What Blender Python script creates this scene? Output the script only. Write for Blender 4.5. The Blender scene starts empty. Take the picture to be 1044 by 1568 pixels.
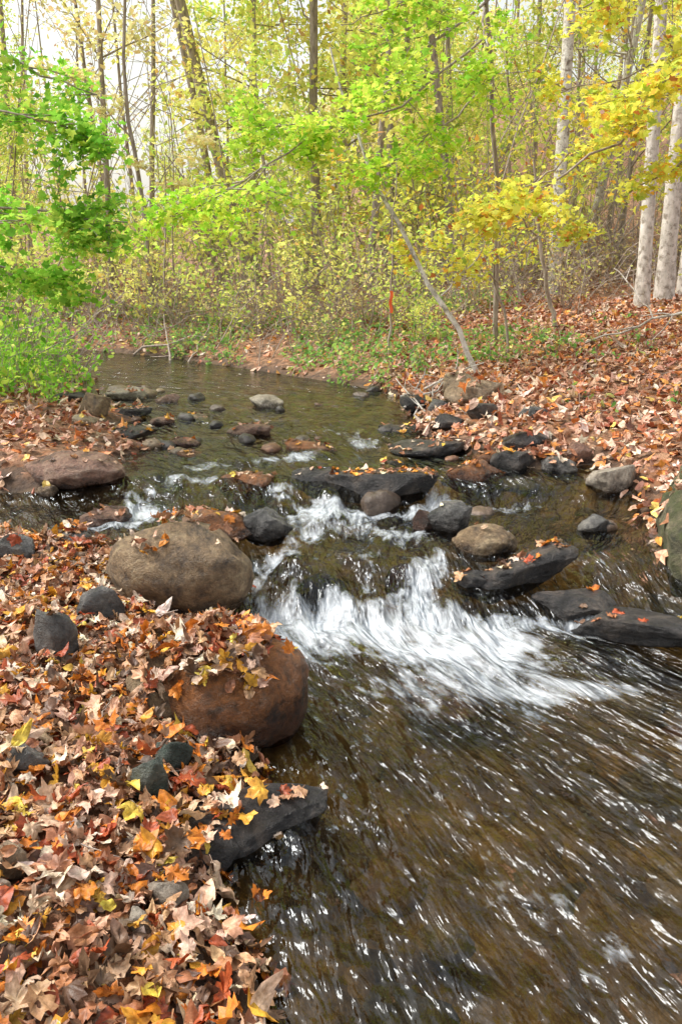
import bpy, math, random
import numpy as np
from mathutils import Vector
from mathutils.bvhtree import BVHTree
rng=np.random.default_rng(7); random.seed(7)
sc=bpy.context.scene
# ---------------------------------------------------------------- noise
def _h(ix,iy,iz):
    n=(ix.astype(np.int64)*374761393+iy.astype(np.int64)*668265263+iz.astype(np.int64)*2147483647)&0xffffffff
    n=((n^(n>>13))*1274126177)&0xffffffff
    n=(n^(n>>16))&0xffff
    return n/65535.0
def vn(x,y,z=None):
    x=np.asarray(x,float);y=np.asarray(y,float)
    ix=np.floor(x);iy=np.floor(y)
    fx=x-ix;fy=y-iy
    fx=fx*fx*(3-2*fx);fy=fy*fy*(3-2*fy)
    if z is None:
        zz=np.zeros_like(ix);r=0
        for a in (0,1):
            for b in (0,1): r=r+(fx if a else 1-fx)*(fy if b else 1-fy)*_h(ix+a,iy+b,zz)
        return r*2-1
    z=np.asarray(z,float);iz=np.floor(z);fz=z-iz;fz=fz*fz*(3-2*fz)
    r=0
    for a in (0,1):
        for b in (0,1):
            for c in (0,1):
                w=(fx if a else 1-fx)*(fy if b else 1-fy)*(fz if c else 1-fz)
                r=r+w*_h(ix+a,iy+b,iz+c)
    return r*2-1
def fbm(x,y,z=None,o=4):
    r=0;a=1;s=0
    for i in range(o):
        f=2**i
        r=r+a*vn(np.asarray(x)*f+i*17.3,np.asarray(y)*f+i*9.1,None if z is None else np.asarray(z)*f+i*5.7);s+=a;a*=.5
    return r/s
def ss(a,b,x):
    t=np.clip((x-a)/(b-a),0,1);return t*t*(3-2*t)
# ---------------------------------------------------------------- stream plan (metres)
POLY=np.array([(-.1,-8),(-.1,0),(-.12,1.22),(-.14,1.32),(-.24,1.50),(-.29,1.64),(-.24,1.90),(-.21,2.22),(-.40,3.05),(-.47,3.31),(-.65,3.54),(-1.02,3.69),(-1.42,3.74),(-1.96,3.95),(-2.5,3.95),(-2.5,4.55),(-1.77,4.50),(-1.34,4.74),(-1.43,5.19),(-1.24,5.51),(-1.81,6.25),(-1.63,6.70),(-2.19,7.40),(-2.83,8.26),(-2.88,9.34),(-3.50,10.56),(-4.31,11.38),(-6.00,12.04),(-20,13),(-20,15.5),(-6.70,14.2),(-4.01,12.9),(-2.52,11.8),(-.98,10.0),(-.16,9.04),(.46,8.26),(.60,7.03),(.55,5.98),(.85,5.25),(1.15,4.80),(1.55,4.89),(1.64,4.44),(1.48,3.54),(1.7,3.3),(1.9,2.6),(2.0,1.99),(2.1,0),(2.1,-8)])
def sdist(x,y):
    d=np.full(x.shape,1e9);ins=np.zeros(x.shape,bool)
    n=len(POLY)
    for i in range(n):
        ax,ay=POLY[i];bx,by=POLY[(i+1)%n]
        ex,ey=bx-ax,by-ay
        t=np.clip(((x-ax)*ex+(y-ay)*ey)/(ex*ex+ey*ey),0,1)
        d=np.minimum(d,(x-ax-t*ex)**2+(y-ay-t*ey)**2)
        c=((ay>y)!=(by>y))
        with np.errstate(divide='ignore',invalid='ignore'):
            xi=(bx-ax)*(y-ay)/(by-ay if by!=ay else 1e-9)+ax
        ins^=(c&(x<xi))
    d=np.sqrt(d)
    return np.where(ins,-d,d)
def lip(x): return 3.60-.10*np.sin(x*3.0+.6)-.12*ss(.2,1.2,x)
def W(x,y):
    l=lip(x)+.08*vn(x*5+3,y*2)
    w=.14*(.45*ss(l-.60,l-.22,y)+.55*ss(l-.30,l+.12,y))
    l2=4.62+.12*np.sin(x*2.3)
    return w+.10*ss(l2-.40,l2+.15,y)
def H(x,y):
    x=np.asarray(x,float);y=np.asarray(y,float)
    d=sdist(x,y);w=W(x,y)
    d=d+.07*fbm(x*2.2,y*2.2,o=3)*ss(.0,.3,np.abs(d)+.1)
    dp=np.maximum(d,0)
    bed=w-.04-.15*ss(0,.45,-d)+.045*fbm(x*4,y*4)
    right=ss(-.5,.8,x-np.where(y>8,-(y-8)*.8,0))
    far=ss(9.5,12,y+.9*x)*(1-ss(2,4,x))
    left=1-right
    pr=.10*(1-np.exp(-dp/.25))+1.3*(1-np.exp(-dp*.17/1.3))+.02*dp
    pl=.09*(1-np.exp(-dp/.2))+.07*np.minimum(dp,6)+.02*dp
    pf=.22*ss(0,.5,dp)+.13*np.minimum(dp,5)+.02*dp
    p=left*pl+right*pr
    p=p*(1-far)+far*pf
    out=w-.02+p+.03*fbm(x*1.7,y*1.7)*ss(0,.6,dp)+.015*fbm(x*8,y*8,o=2)
    hill=np.maximum(0,y-17)*.16*ss(-8,14,x)+np.maximum(0,y-35)*.05
    out=out+hill*ss(3,8,dp)
    k=ss(-.06,.05,d)
    return bed*(1-k)+out*k
# ---------------------------------------------------------------- mesh helper
def mkmesh(name,v,loops,tot,mats,midx=None,col=None,smooth=True,attrs=None):
    me=bpy.data.meshes.new(name)
    v=np.asarray(v,np.float32);loops=np.asarray(loops,np.int32);tot=np.asarray(tot,np.int32)
    me.vertices.add(len(v));me.vertices.foreach_set('co',v.ravel())
    me.loops.add(len(loops));me.loops.foreach_set('vertex_index',loops)
    me.polygons.add(len(tot))
    st=np.zeros(len(tot),np.int32);st[1:]=np.cumsum(tot)[:-1]
    me.polygons.foreach_set('loop_start',st)
    me.polygons.foreach_set('use_smooth',np.full(len(tot),smooth))
    for m in mats: me.materials.append(m)
    if midx is not None: me.polygons.foreach_set('material_index',np.asarray(midx,np.int32))
    if col is not None:
        a=me.color_attributes.new('Col','FLOAT_COLOR','POINT')
        c=np.ones((len(v),4),np.float32);c[:,:3]=col
        a.data.foreach_set('color',c.ravel())
    if attrs:
        for k,val in attrs.items():
            if val.ndim==1:
                a=me.attributes.new(k,'FLOAT','POINT');a.data.foreach_set('value',val.astype(np.float32))
            else:
                a=me.attributes.new(k,'FLOAT_VECTOR','POINT');a.data.foreach_set('vector',val.astype(np.float32).ravel())
    me.update(calc_edges=True)
    return me
def addobj(name,me,loc=(0,0,0),rot=0,scale=1):
    o=bpy.data.objects.new(name,me);sc.collection.objects.link(o)
    o.location=loc;o.rotation_euler=(0,0,rot);o.scale=(scale,)*3
    return o
def grid(xs,ys):
    X,Y=np.meshgrid(xs,ys);nx,ny=len(xs),len(ys)
    i=np.arange(nx-1);j=np.arange(ny-1)
    I,J=np.meshgrid(i,j);a=(J*nx+I).ravel()
    f=np.stack([a,a+1,a+nx+1,a+nx],1)
    return X.ravel(),Y.ravel(),f
# ---------------------------------------------------------------- materials
def newmat(n):
    m=bpy.data.materials.new(n);m.use_nodes=True;nt=m.node_tree
    for x in list(nt.nodes): nt.nodes.remove(x)
    out=nt.nodes.new('ShaderNodeOutputMaterial')
    return m,nt,out
def N(nt,t,**k):
    n=nt.nodes.new(t)
    for a,b in k.items():
        if a in n.inputs: n.inputs[a].default_value=b
        else: setattr(n,a,b)
    return n
def L(nt,a,b): nt.links.new(a,b)
def noise(nt,vec,scale,detail=5,rough=.6,dist=0):
    n=N(nt,'ShaderNodeTexNoise');n.inputs['Scale'].default_value=scale;n.inputs['Detail'].default_value=detail;n.inputs['Roughness'].default_value=rough
    n.inputs['Distortion'].default_value=dist
    if vec is not None: L(nt,vec,n.inputs['Vector'])
    return n.outputs['Fac']
def ramp(nt,fac,pts):
    r=N(nt,'ShaderNodeValToRGB');e=r.color_ramp.elements
    while len(e)<len(pts): e.new(.5)
    for i,(p,c) in enumerate(pts):
        e[i].position=p;e[i].color=(*c,1) if len(c)==3 else c
    L(nt,fac,r.inputs['Fac']);return r.outputs['Color']
def mth(nt,op,a,b=None,clamp=False):
    m=N(nt,'ShaderNodeMath',operation=op);m.use_clamp=clamp
    for i,v in enumerate((a,b)):
        if v is None: continue
        if isinstance(v,(int,float)): m.inputs[i].default_value=v
        else: L(nt,v,m.inputs[i])
    return m.outputs[0]
def mixc(nt,f,a,b,mode='MIX'):
    m=N(nt,'ShaderNodeMixRGB',blend_type=mode)
    for i,v in enumerate((f,a,b)):
        if isinstance(v,(int,float)): m.inputs[i].default_value=v
        elif isinstance(v,tuple): m.inputs[i].default_value=(*v,1)
        else: L(nt,v,m.inputs[i])
    return m.outputs[0]
def bump(nt,h,s,d,nrm=None):
    b=N(nt,'ShaderNodeBump');b.inputs['Strength'].default_value=s;b.inputs['Distance'].default_value=d
    L(nt,h,b.inputs['Height'])
    if nrm is not None: L(nt,nrm,b.inputs['Normal'])
    return b.outputs['Normal']
def leafmat(name,trans=.4,rough=.5,spec=.4,var=.35):
    m,nt,out=newmat(name)
    at=N(nt,'ShaderNodeAttribute',attribute_name='Col')
    c=at.outputs['Color']
    if var:
        g=N(nt,'ShaderNodeNewGeometry')
        n=noise(nt,g.outputs['Position'],60,4,.65)
        c=mixc(nt,1.0,c,ramp(nt,n,[(.3,(1-var,1-var*1.15,1-var*1.3)),(.68,(1+var*.3,)*3)]),'MULTIPLY')
    if spec>0:
        p=N(nt,'ShaderNodeBsdfPrincipled');L(nt,c,p.inputs['Base Color']);p.inputs['Roughness'].default_value=rough
        p.inputs['Specular IOR Level'].default_value=spec
        if var: L(nt,bump(nt,n,.5,.006),p.inputs['Normal'])
    else:
        p=N(nt,'ShaderNodeBsdfDiffuse');L(nt,c,p.inputs['Color'])
    t=N(nt,'ShaderNodeBsdfTranslucent');L(nt,c,t.inputs['Color'])
    x=N(nt,'ShaderNodeMixShader');x.inputs[0].default_value=trans
    L(nt,p.outputs[0],x.inputs[1]);L(nt,t.outputs[0],x.inputs[2]);L(nt,x.outputs[0],out.inputs[0])
    return m
M_litter=leafmat('fallen_leaf',.10,.45,.45,.5)
M_fol=leafmat('foliage_leaf',.5,.45,0,0)
def barkmat(name,c1,c2,scale=9,stretch=.25,patch=None):
    m,nt,out=newmat(name)
    tc=N(nt,'ShaderNodeTexCoord');mp=N(nt,'ShaderNodeMapping');mp.inputs['Scale'].default_value=(1,1,stretch)
    L(nt,tc.outputs['Object'],mp.inputs['Vector'])
    n=noise(nt,mp.outputs[0],scale*2.5,5,.65)
    c=ramp(nt,n,[(.32,c1),(.68,c2)])
    if patch:
        n2=noise(nt,tc.outputs['Object'],11,5,.7)
        c=mixc(nt,ramp(nt,n2,[(.5,(0,0,0)),(.62,(1,1,1))]),c,patch)
    p=N(nt,'ShaderNodeBsdfPrincipled');L(nt,c,p.inputs['Base Color']);p.inputs['Roughness'].default_value=.85
    L(nt,bump(nt,n,.6,.02),p.inputs['Normal']);L(nt,p.outputs[0],out.inputs[0]);return m
M_bark=barkmat('grey_brown_bark',(.16,.125,.10),(.45,.38,.32))
M_barkpale=barkmat('pale_bark',(.40,.36,.32),(.80,.75,.70),5,.5,(.28,.24,.20))
M_birch=barkmat('birch_bark',(.5,.46,.40),(.85,.82,.76),6,1.5,(.20,.16,.13))
M_stem=barkmat('twig_bark',(.20,.15,.12),(.50,.42,.36))
def groundmat():
    m,nt,out=newmat('leaf_covered_soil')
    g=N(nt,'ShaderNodeNewGeometry');P=g.outputs['Position']
    vor=N(nt,'ShaderNodeTexVoronoi');vor.inputs['Scale'].default_value=18;L(nt,P,vor.inputs['Vector'])
    sep=N(nt,'ShaderNodeSeparateColor');L(nt,vor.outputs['Color'],sep.inputs[0])
    litter=ramp(nt,sep.outputs[0],[(0,(.10,.05,.03)),(.3,(.28,.14,.07)),(.6,(.44,.23,.13)),(.8,(.40,.15,.05)),(1,(.58,.38,.25))])
    n=noise(nt,P,30,6)
    litter=mixc(nt,1,litter,ramp(nt,n,[(.3,(.4,.4,.4)),(.7,(1,1,1))]),'MULTIPLY')
    soil=ramp(nt,noise(nt,P,14,6),[(.3,(.02,.012,.008)),(.7,(.10,.055,.03))])
    bed=ramp(nt,noise(nt,P,3.2,8,.74),[(.34,(.035,.026,.013)),(.5,(.17,.115,.05)),(.66,(.36,.25,.11))])
    at=N(nt,'ShaderNodeAttribute',attribute_name='zone')
    sx=N(nt,'ShaderNodeSeparateXYZ');L(nt,at.outputs['Vector'],sx.inputs[0])
    c=mixc(nt,sx.outputs[0],bed,soil)
    c=mixc(nt,sx.outputs[1],c,litter)
    p=N(nt,'ShaderNodeBsdfPrincipled');L(nt,c,p.inputs['Base Color']);p.inputs['Roughness'].default_value=.8
    L(nt,bump(nt,n,.8,.03),p.inputs['Normal']);L(nt,p.outputs[0],out.inputs[0]);return m
M_ground=groundmat()
def watermat():
    m,nt,out=newmat('stream_water')
    fl=N(nt,'ShaderNodeAttribute',attribute_name='flow').outputs['Vector']
    fo=N(nt,'ShaderNodeAttribute',attribute_name='foam_and_glint').outputs['Fac']
    def mapped(sc_):
        mp=N(nt,'ShaderNodeMapping');mp.inputs['Scale'].default_value=sc_;L(nt,fl,mp.inputs['Vector']);return mp.outputs[0]
    s1=noise(nt,mapped((6.5,3.0,1)),1,2,.5,.6)
    s2=noise(nt,mapped((17,6.5,1)),1,2,.5,.4)
    s3=noise(nt,mapped((42,18,1)),1,2,.5)
    h=mth(nt,'ADD',mth(nt,'MULTIPLY',s1,1.2),mth(nt,'ADD',mth(nt,'MULTIPLY',s2,.58),mth(nt,'MULTIPLY',s3,.13)))
    nrm=bump(nt,h,.95,.092)
    gl=N(nt,'ShaderNodeBsdfGlossy');gl.inputs['Roughness'].default_value=.09;L(nt,nrm,gl.inputs['Normal']);gl.inputs['Color'].default_value=(.90,.95,1,1)
    tr=N(nt,'ShaderNodeBsdfTransparent');tr.inputs['Color'].default_value=(.58,.52,.38,1)
    fr=N(nt,'ShaderNodeFresnel');fr.inputs['IOR'].default_value=1.42;L(nt,nrm,fr.inputs['Normal'])
    mx=N(nt,'ShaderNodeMixShader');L(nt,fr.outputs[0],mx.inputs[0]);L(nt,tr.outputs[0],mx.inputs[1]);L(nt,gl.outputs[0],mx.inputs[2])
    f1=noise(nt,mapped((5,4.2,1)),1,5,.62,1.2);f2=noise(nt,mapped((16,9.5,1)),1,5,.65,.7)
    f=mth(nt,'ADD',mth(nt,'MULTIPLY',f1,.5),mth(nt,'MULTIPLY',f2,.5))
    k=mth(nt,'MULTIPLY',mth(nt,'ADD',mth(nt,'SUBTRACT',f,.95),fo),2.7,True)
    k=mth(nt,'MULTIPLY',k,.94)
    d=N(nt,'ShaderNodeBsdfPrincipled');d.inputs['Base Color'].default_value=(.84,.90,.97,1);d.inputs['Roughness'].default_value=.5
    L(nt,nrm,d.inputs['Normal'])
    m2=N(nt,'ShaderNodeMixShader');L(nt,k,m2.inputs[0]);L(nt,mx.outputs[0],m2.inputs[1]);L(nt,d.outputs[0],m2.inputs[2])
    L(nt,m2.outputs[0],out.inputs[0]);return m
M_water=watermat()
_rm={}
def rockmat(key,c1,c2,c3,wet,rough=.6,moss=0):
    k=(key,round(wet,2),moss)
    if k in _rm: return _rm[k]
    m,nt,out=newmat('rock_'+key)
    g=N(nt,'ShaderNodeNewGeometry');P=g.outputs['Position']
    n1=noise(nt,P,8,8,.72,.3);n2=noise(nt,P,45,6,.75);n3=noise(nt,P,150,4,.7)
    c=ramp(nt,n1,[(.36,c1),(.5,c2),(.64,c3)])
    c=mixc(nt,1,c,ramp(nt,n2,[(.3,(.4,.4,.4)),(.7,(1.15,1.15,1.15))]),'MULTIPLY')
    if moss:
        mk=mth(nt,'MULTIPLY',ramp(nt,noise(nt,P,9,6,.75),[(.42,(0,0,0)),(.58,(1,1,1))]),moss)
        c=mixc(nt,mk,c,(.07,.09,.02))
    sp=N(nt,'ShaderNodeSeparateXYZ');L(nt,P,sp.inputs[0])
    z=mth(nt,'ADD',sp.outputs[2],mth(nt,'MULTIPLY',mth(nt,'SUBTRACT',n1,.5),.22))
    w=mth(nt,'MULTIPLY',mth(nt,'SUBTRACT',wet,z),14,True)
    c=mixc(nt,w,c,mixc(nt,1,c,(.25,.21,.19),'MULTIPLY'))
    p=N(nt,'ShaderNodeBsdfPrincipled');L(nt,c,p.inputs['Base Color'])
    r=mth(nt,'ADD',mth(nt,'MULTIPLY',w,.2-rough),rough)
    L(nt,r,p.inputs['Roughness'])
    h=mth(nt,'ADD',mth(nt,'MULTIPLY',n1,1.2),mth(nt,'ADD',mth(nt,'MULTIPLY',n2,.7),mth(nt,'MULTIPLY',n3,.3)))
    L(nt,bump(nt,h,.9,.035),p.inputs['Normal']);L(nt,p.outputs[0],out.inputs[0])
    _rm[k]=m;return m
RC=dict(ochre=((.10,.07,.05),(.33,.22,.12),(.50,.37,.22)),rust=((.08,.05,.035),(.36,.14,.045),(.20,.12,.08)),
 dark=((.02,.019,.021),(.056,.052,.052),(.16,.13,.11)),slate=((.07,.07,.07),(.16,.155,.15),(.30,.28,.25)),
 pale=((.28,.23,.18),(.46,.39,.31),(.62,.55,.45)),redbr=((.12,.065,.045),(.30,.16,.11),(.42,.28,.2)),tan=((.20,.14,.09),(.42,.30,.19),(.56,.44,.31)),
 mossy=((.05,.05,.03),(.16,.14,.08),(.32,.27,.18)),green=((.03,.045,.035),(.08,.11,.09),(.17,.18,.15)))
# ---------------------------------------------------------------- ground
xs=np.concatenate([-np.geomspace(130,7,30),np.linspace(-7,-2.4,60)[1:],np.linspace(-2.4,2.4,180)[1:],np.linspace(2.4,7,55)[1:],np.geomspace(7,130,30)[1:]])
ys=np.concatenate([np.linspace(-8,.6,20),np.linspace(.6,6,200)[1:],np.linspace(6,16,150)[1:],np.geomspace(16,190,50)[1:]])
X,Y,f=grid(xs,ys)
Z=H(X,Y);D=sdist(X,Y)
zone=np.stack([ss(-.03,.06,D),ss(.02,.3,D+.15*fbm(X*1.5,Y*1.5)),np.zeros_like(X)],1)
addobj('ground',mkmesh('ground',np.stack([X,Y,Z],1),f.ravel(),np.full(len(f),4),[M_ground],attrs=dict(zone=zone)))
# ---------------------------------------------------------------- water
def cy(y): return np.interp(y,[0,1.2,2,3,3.6,4.6,6,8,12],[1.35,1.0,.66,.15,.10,.1,-.35,-.9,-4])
def wy(y): return np.interp(y,[0,1.2,2,3,3.6,4.6,6,8,12],[1.1,1.0,.85,.68,.68,.9,1,1.3,1.8])
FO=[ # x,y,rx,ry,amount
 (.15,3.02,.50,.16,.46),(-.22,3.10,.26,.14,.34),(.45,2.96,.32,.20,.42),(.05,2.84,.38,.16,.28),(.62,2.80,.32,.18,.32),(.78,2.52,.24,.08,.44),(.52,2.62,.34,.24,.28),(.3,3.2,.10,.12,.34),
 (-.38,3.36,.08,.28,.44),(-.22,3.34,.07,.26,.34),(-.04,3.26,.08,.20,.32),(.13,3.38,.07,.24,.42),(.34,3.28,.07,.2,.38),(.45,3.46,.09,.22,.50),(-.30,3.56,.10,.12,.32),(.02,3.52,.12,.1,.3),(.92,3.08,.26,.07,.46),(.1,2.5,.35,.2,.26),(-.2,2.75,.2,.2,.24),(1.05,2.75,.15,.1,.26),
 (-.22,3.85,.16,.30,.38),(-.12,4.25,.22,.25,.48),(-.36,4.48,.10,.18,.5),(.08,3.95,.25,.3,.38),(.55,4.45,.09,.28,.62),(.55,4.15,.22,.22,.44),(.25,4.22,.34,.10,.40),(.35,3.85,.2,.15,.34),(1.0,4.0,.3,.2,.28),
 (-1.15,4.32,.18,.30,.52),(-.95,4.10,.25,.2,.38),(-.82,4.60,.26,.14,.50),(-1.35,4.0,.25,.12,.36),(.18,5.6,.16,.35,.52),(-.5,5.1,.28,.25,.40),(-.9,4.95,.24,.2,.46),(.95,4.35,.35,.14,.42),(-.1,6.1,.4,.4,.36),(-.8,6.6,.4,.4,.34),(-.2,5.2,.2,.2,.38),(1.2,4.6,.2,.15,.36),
 (1.0,1.95,.6,.6,.30),(.25,1.9,.4,.6,.25),(.55,1.2,.6,.4,.29),(1.25,2.3,.3,.4,.28),(.3,3.62,.12,.2,.3),(1.05,2.95,.2,.07,.36),(0,7.5,1,1.2,.20)]  # near-pool spots: sky highlights painted on as pale flecks, not whitewater
def foam_and_glint(x,y):
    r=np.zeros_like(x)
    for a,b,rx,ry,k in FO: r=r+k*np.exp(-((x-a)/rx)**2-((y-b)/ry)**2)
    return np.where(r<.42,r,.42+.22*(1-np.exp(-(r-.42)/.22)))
xw=np.concatenate([np.linspace(-20,-3,70),np.linspace(-3,2.3,380)[1:]])
yw=np.concatenate([np.linspace(-7,.8,20),np.linspace(.8,6,460)[1:],np.linspace(6,16,190)[1:]])
X,Y,f=grid(xw,yw)
fm=foam_and_glint(X,Y);fo=fm+.03
fx=(X-cy(Y))/wy(Y)
rap=np.clip(fm*1.8,0,1)*ss(2.4,2.9,Y)
st=vn(fx*6,Y*3.2)+.5*vn(fx*13+7,Y*7.)+.22*vn(fx*26,Y*15)
Zw=W(X,Y)+.0085*st*ss(9,4,Y)+.028*rap*st+.005*rap
for rx,ry,rr,hh in [(-.09,3.30,.13,.045),(.29,3.38,.13,.05),(-.28,3.42,.1,.04),(.08,3.5,.1,.03),(.38,2.5,.18,.012),(-.1,4.4,.12,.03),(-.2,3.15,.08,.02),(.5,3.15,.1,.02)]:
    Zw=Zw+hh*np.exp(-((X-rx)**2+(Y-ry)**2)/rr**2)
keep=(sdist(X,Y)<.35)[f].any(1);f=f[keep]
flow=np.stack([fx*1.0,Y,np.zeros_like(X)],1)
addobj('stream_water',mkmesh('stream_water',np.stack([X,Y,Zw],1),f.ravel(),np.full(len(f),4),[M_water],attrs=dict(flow=flow,foam_and_glint=fo)))
# ---------------------------------------------------------------- rocks
import bmesh
_ico={}
def ico(s):
    if s not in _ico:
        bm=bmesh.new();bmesh.ops.create_icosphere(bm,subdivisions=s,radius=1)
        v=np.array([q.co[:] for q in bm.verts]);ff=np.array([[q.index for q in p.verts] for p in bm.faces]);bm.free()
        _ico[s]=(v,ff)
    return _ico[s]
def rockshape(sx,sy,sz,seed,fac=.5,sub=5,flat=0,rot=0,tilt=(0,0)):
    v,ff=ico(sub);v=v.copy();r=np.random.default_rng(seed)
    o=r.uniform(-50,50,3)
    if flat: v*= (1/np.maximum((np.abs(v)**(2+flat*3)).sum(1)**(1/(2+flat*3)),1e-6))[:,None]
    v*=(1+.10*fbm(v[:,0]*1.3+o[2],v[:,1]*1.3+o[1],v[:,2]*1.3+o[0],2))[:,None]
    for i in range(int(4+18*fac)):
        n=r.normal(size=3);n/=np.linalg.norm(n);c=r.uniform(.60,.92) if fac>.3 else r.uniform(.82,.96)
        dd=v@n-c;v-=np.where(dd>0,dd*(.93 if fac>.3 else .75),0)[:,None]*n
    a=.12*fbm(v[:,0]*1.1+o[0],v[:,1]*1.1+o[1],v[:,2]*1.1+o[2],3)+(.05+.09*fac)*fbm(v[:,0]*3+o[1],v[:,1]*3+o[2],v[:,2]*5+o[0],5)
    v=v*(1+a)[:,None]
    e=np.abs(v).max(0);v=v/e[None]
    v*=np.array([sx,sy,sz])
    ca,sa=math.cos(tilt[0]),math.sin(tilt[0]);v=v@np.array([[1,0,0],[0,ca,sa],[0,-sa,ca]])
    ca,sa=math.cos(tilt[1]),math.sin(tilt[1]);v=v@np.array([[ca,0,-sa],[0,1,0],[sa,0,ca]])
    ca,sa=math.cos(rot),math.sin(rot);v=v@np.array([[ca,sa,0],[-sa,ca,0],[0,0,1]])
    return v,ff
ROCKS=[]
def rock(name,x,y,w,h,col,z=None,dep=None,fac=.5,flat=0,rot=0,tilt=(0,0),wet=None,sub=5,leaf=0,rough=.6,moss=0,lift=.35):
    wl=float(W(np.array(x),np.array(y)))
    if z is None: z=max(float(H(np.array([x]),np.array([y]))[0]),wl-.03)
    dep=dep or w*.75
    v,ff=rockshape(w/2*1.03,dep/2,h/2*1.25,len(ROCKS)*13+5,fac,sub,flat,rot,tilt)
    c=np.array([x,y+dep*.25,z+h*lift])
    if wet is None: wet=wl+.06
    m=rockmat(col,*RC[col],wet,rough,moss)
    addobj(name,mkmesh(name,v,ff.ravel(),np.full(len(ff),3),[m]),loc=tuple(c))
    vw=v+c
    b=BVHTree.FromPolygons([tuple(q) for q in vw.tolist()],ff.tolist())
    ROCKS.append((b,vw.min(0),vw.max(0),leaf))
rock('boulder',-.68,3.10,.62,.35,'ochre',z=.07,dep=.42,fac=.12,wet=.12,leaf=.10,rough=.45,tilt=(0,.08))
rock('boulder',-.35,2.20,.48,.32,'rust',z=0,dep=.50,fac=.25,wet=.15,leaf=.9,rough=.3,tilt=(0,.1))
rock('boulder',-.54,2.26,.34,.28,'ochre',z=0,dep=.44,fac=.2,wet=.12,leaf=.97,rough=.4)
rock('slab_rock',-.24,1.76,.50,.09,'dark',z=-.03,dep=.22,fac=.2,flat=.25,rot=.62,tilt=(.12,.04),wet=.0,leaf=.5,rough=.35)
rock('slab_rock',-.40,1.62,.30,.10,'dark',z=-.02,dep=.2,fac=.3,flat=.3,rot=.5,tilt=(.1,0),wet=.0,leaf=.8,rough=.35)
for a in [(-.97,2.48,.15,.20,'slate'),(-.93,2.80,.20,.15,'slate'),(-1.47,3.34,.22,.12,'slate'),(-.84,1.84,.12,.08,'slate'),(-.51,1.81,.11,.12,'green'),(-.47,1.93,.12,.09,'green'),(-.39,1.46,.10,.07,'pale'),(-.43,1.38,.06,.05,'pale'),(-.74,1.47,.10,.08,'tan')]:
    rock('stone',*a,sub=4,fac=.9,flat=.3,leaf=.3,rough=.5,wet=-1)
rock('flat_rock',-1.58,4.60,.60,.20,'redbr',z=.20,dep=.36,fac=.3,leaf=.12,rough=.45,wet=.27)
for a in [(-1.71,4.50,.14,.08,'tan'),(-1.27,4.08,.28,.09,'redbr'),(-1.27,3.59,.18,.07,'slate'),(-1.99,6.45,.30,.19,'ochre'),(-2.51,7.5,.32,.12,'tan'),(-2.08,7.8,.42,.14,'pale'),(-1.64,7.6,.26,.11,'redbr'),(-1.46,6.4,.22,.11,'redbr'),
 (-.68,5.98,.32,.11,'redbr'),(-.21,5.36,.36,.11,'rust'),(-2.3,6.9,.34,.1,'dark'),(-1.75,6.7,.38,.07,'dark'),(-1.1,5.6,.24,.07,'redbr'),(-1.5,5.6,.36,.07,'dark'),
 (-1.9,5.9,.2,.08,'tan'),(-1.2,6.7,.26,.06,'tan'),(-1.0,5.25,.22,.05,'rust')]:
    rock('stream_rock',*a,sub=4,fac=.7,flat=.3,leaf=.6,rough=.35)
rock('stream_rock',-.67,7.3,.34,.14,'pale',fac=.6,sub=4)
rock('stream_rock',-.60,4.55,.42,.18,'rust',z=.13,fac=.7,flat=.3,leaf=.5,wet=.26,rough=.35)
rock('ledge_rock',.27,4.50,.72,.20,'dark',z=.13,dep=.30,fac=.7,flat=.6,leaf=1.2,wet=.0,rough=.25,tilt=(.05,-.06))
rock('ledge_rock',-.12,4.60,.36,.16,'dark',z=.13,dep=.25,fac=.6,flat=.3,leaf=.4,wet=.0,rough=.25)
rock('ledge_rock',.79,4.72,.40,.18,'rust',z=.14,dep=.28,fac=.7,leaf=.6,wet=.30,rough=.3)
for a in [(1.07,4.84,.30,.15,'dark'),(1.36,4.8,.25,.11,'slate'),(.56,5.3,.55,.11,'dark'),(.47,6.1,.36,.07,'dark'),(.75,5.45,.25,.1,'redbr'),(.35,5.0,.2,.05,'dark'),(1.2,5.1,.3,.12,'dark'),(.95,5.05,.2,.1,'rust')]:
    rock('ledge_rock',*a,sub=4,fac=.7,leaf=.6,rough=.3,flat=.4)
rock('stream_rock',-.61,3.78,.34,.15,'rust',z=.14,fac=.7,leaf=.8,wet=.22,rough=.3)
rock('stream_rock',-.38,3.80,.27,.16,'slate',z=.13,fac=.7,leaf=.15,rough=.2,wet=.24)
rock('stream_rock',.56,3.86,.24,.19,'slate',z=.13,fac=.8,leaf=.1,rough=.25,wet=.24)
rock('stream_rock',.44,3.92,.14,.12,'redbr',z=.13,fac=.7,leaf=.1,rough=.25,sub=4,wet=.3)
rock('stream_rock',.69,3.62,.31,.16,'ochre',z=.10,fac=.3,leaf=.05,wet=.20,rough=.4)
rock('slab_rock',.82,3.36,.60,.16,'dark',z=.04,dep=.24,fac=.6,flat=.3,rot=.25,tilt=(0,-.18),wet=.0,leaf=.7,rough=.2)
rock('slab_rock',.60,3.34,.20,.09,'dark',z=.04,dep=.18,fac=.6,flat=.3,wet=.0,leaf=.4,rough=.22,sub=4)
rock('slab_rock',.98,3.14,.40,.11,'dark',z=-.01,dep=.25,fac=.5,flat=.3,rot=-.3,wet=.0,leaf=.1,rough=.16)
rock('slab_rock',1.24,2.88,.60,.14,'dark',z=-.01,dep=.26,fac=.5,flat=.3,rot=-.35,wet=.0,leaf=.2,rough=.18)
rock('slab_rock',1.62,2.72,.56,.18,'dark',z=-.01,dep=.4,fac=.5,flat=.3,rot=-.2,wet=.0,leaf=.2,rough=.2)
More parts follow.
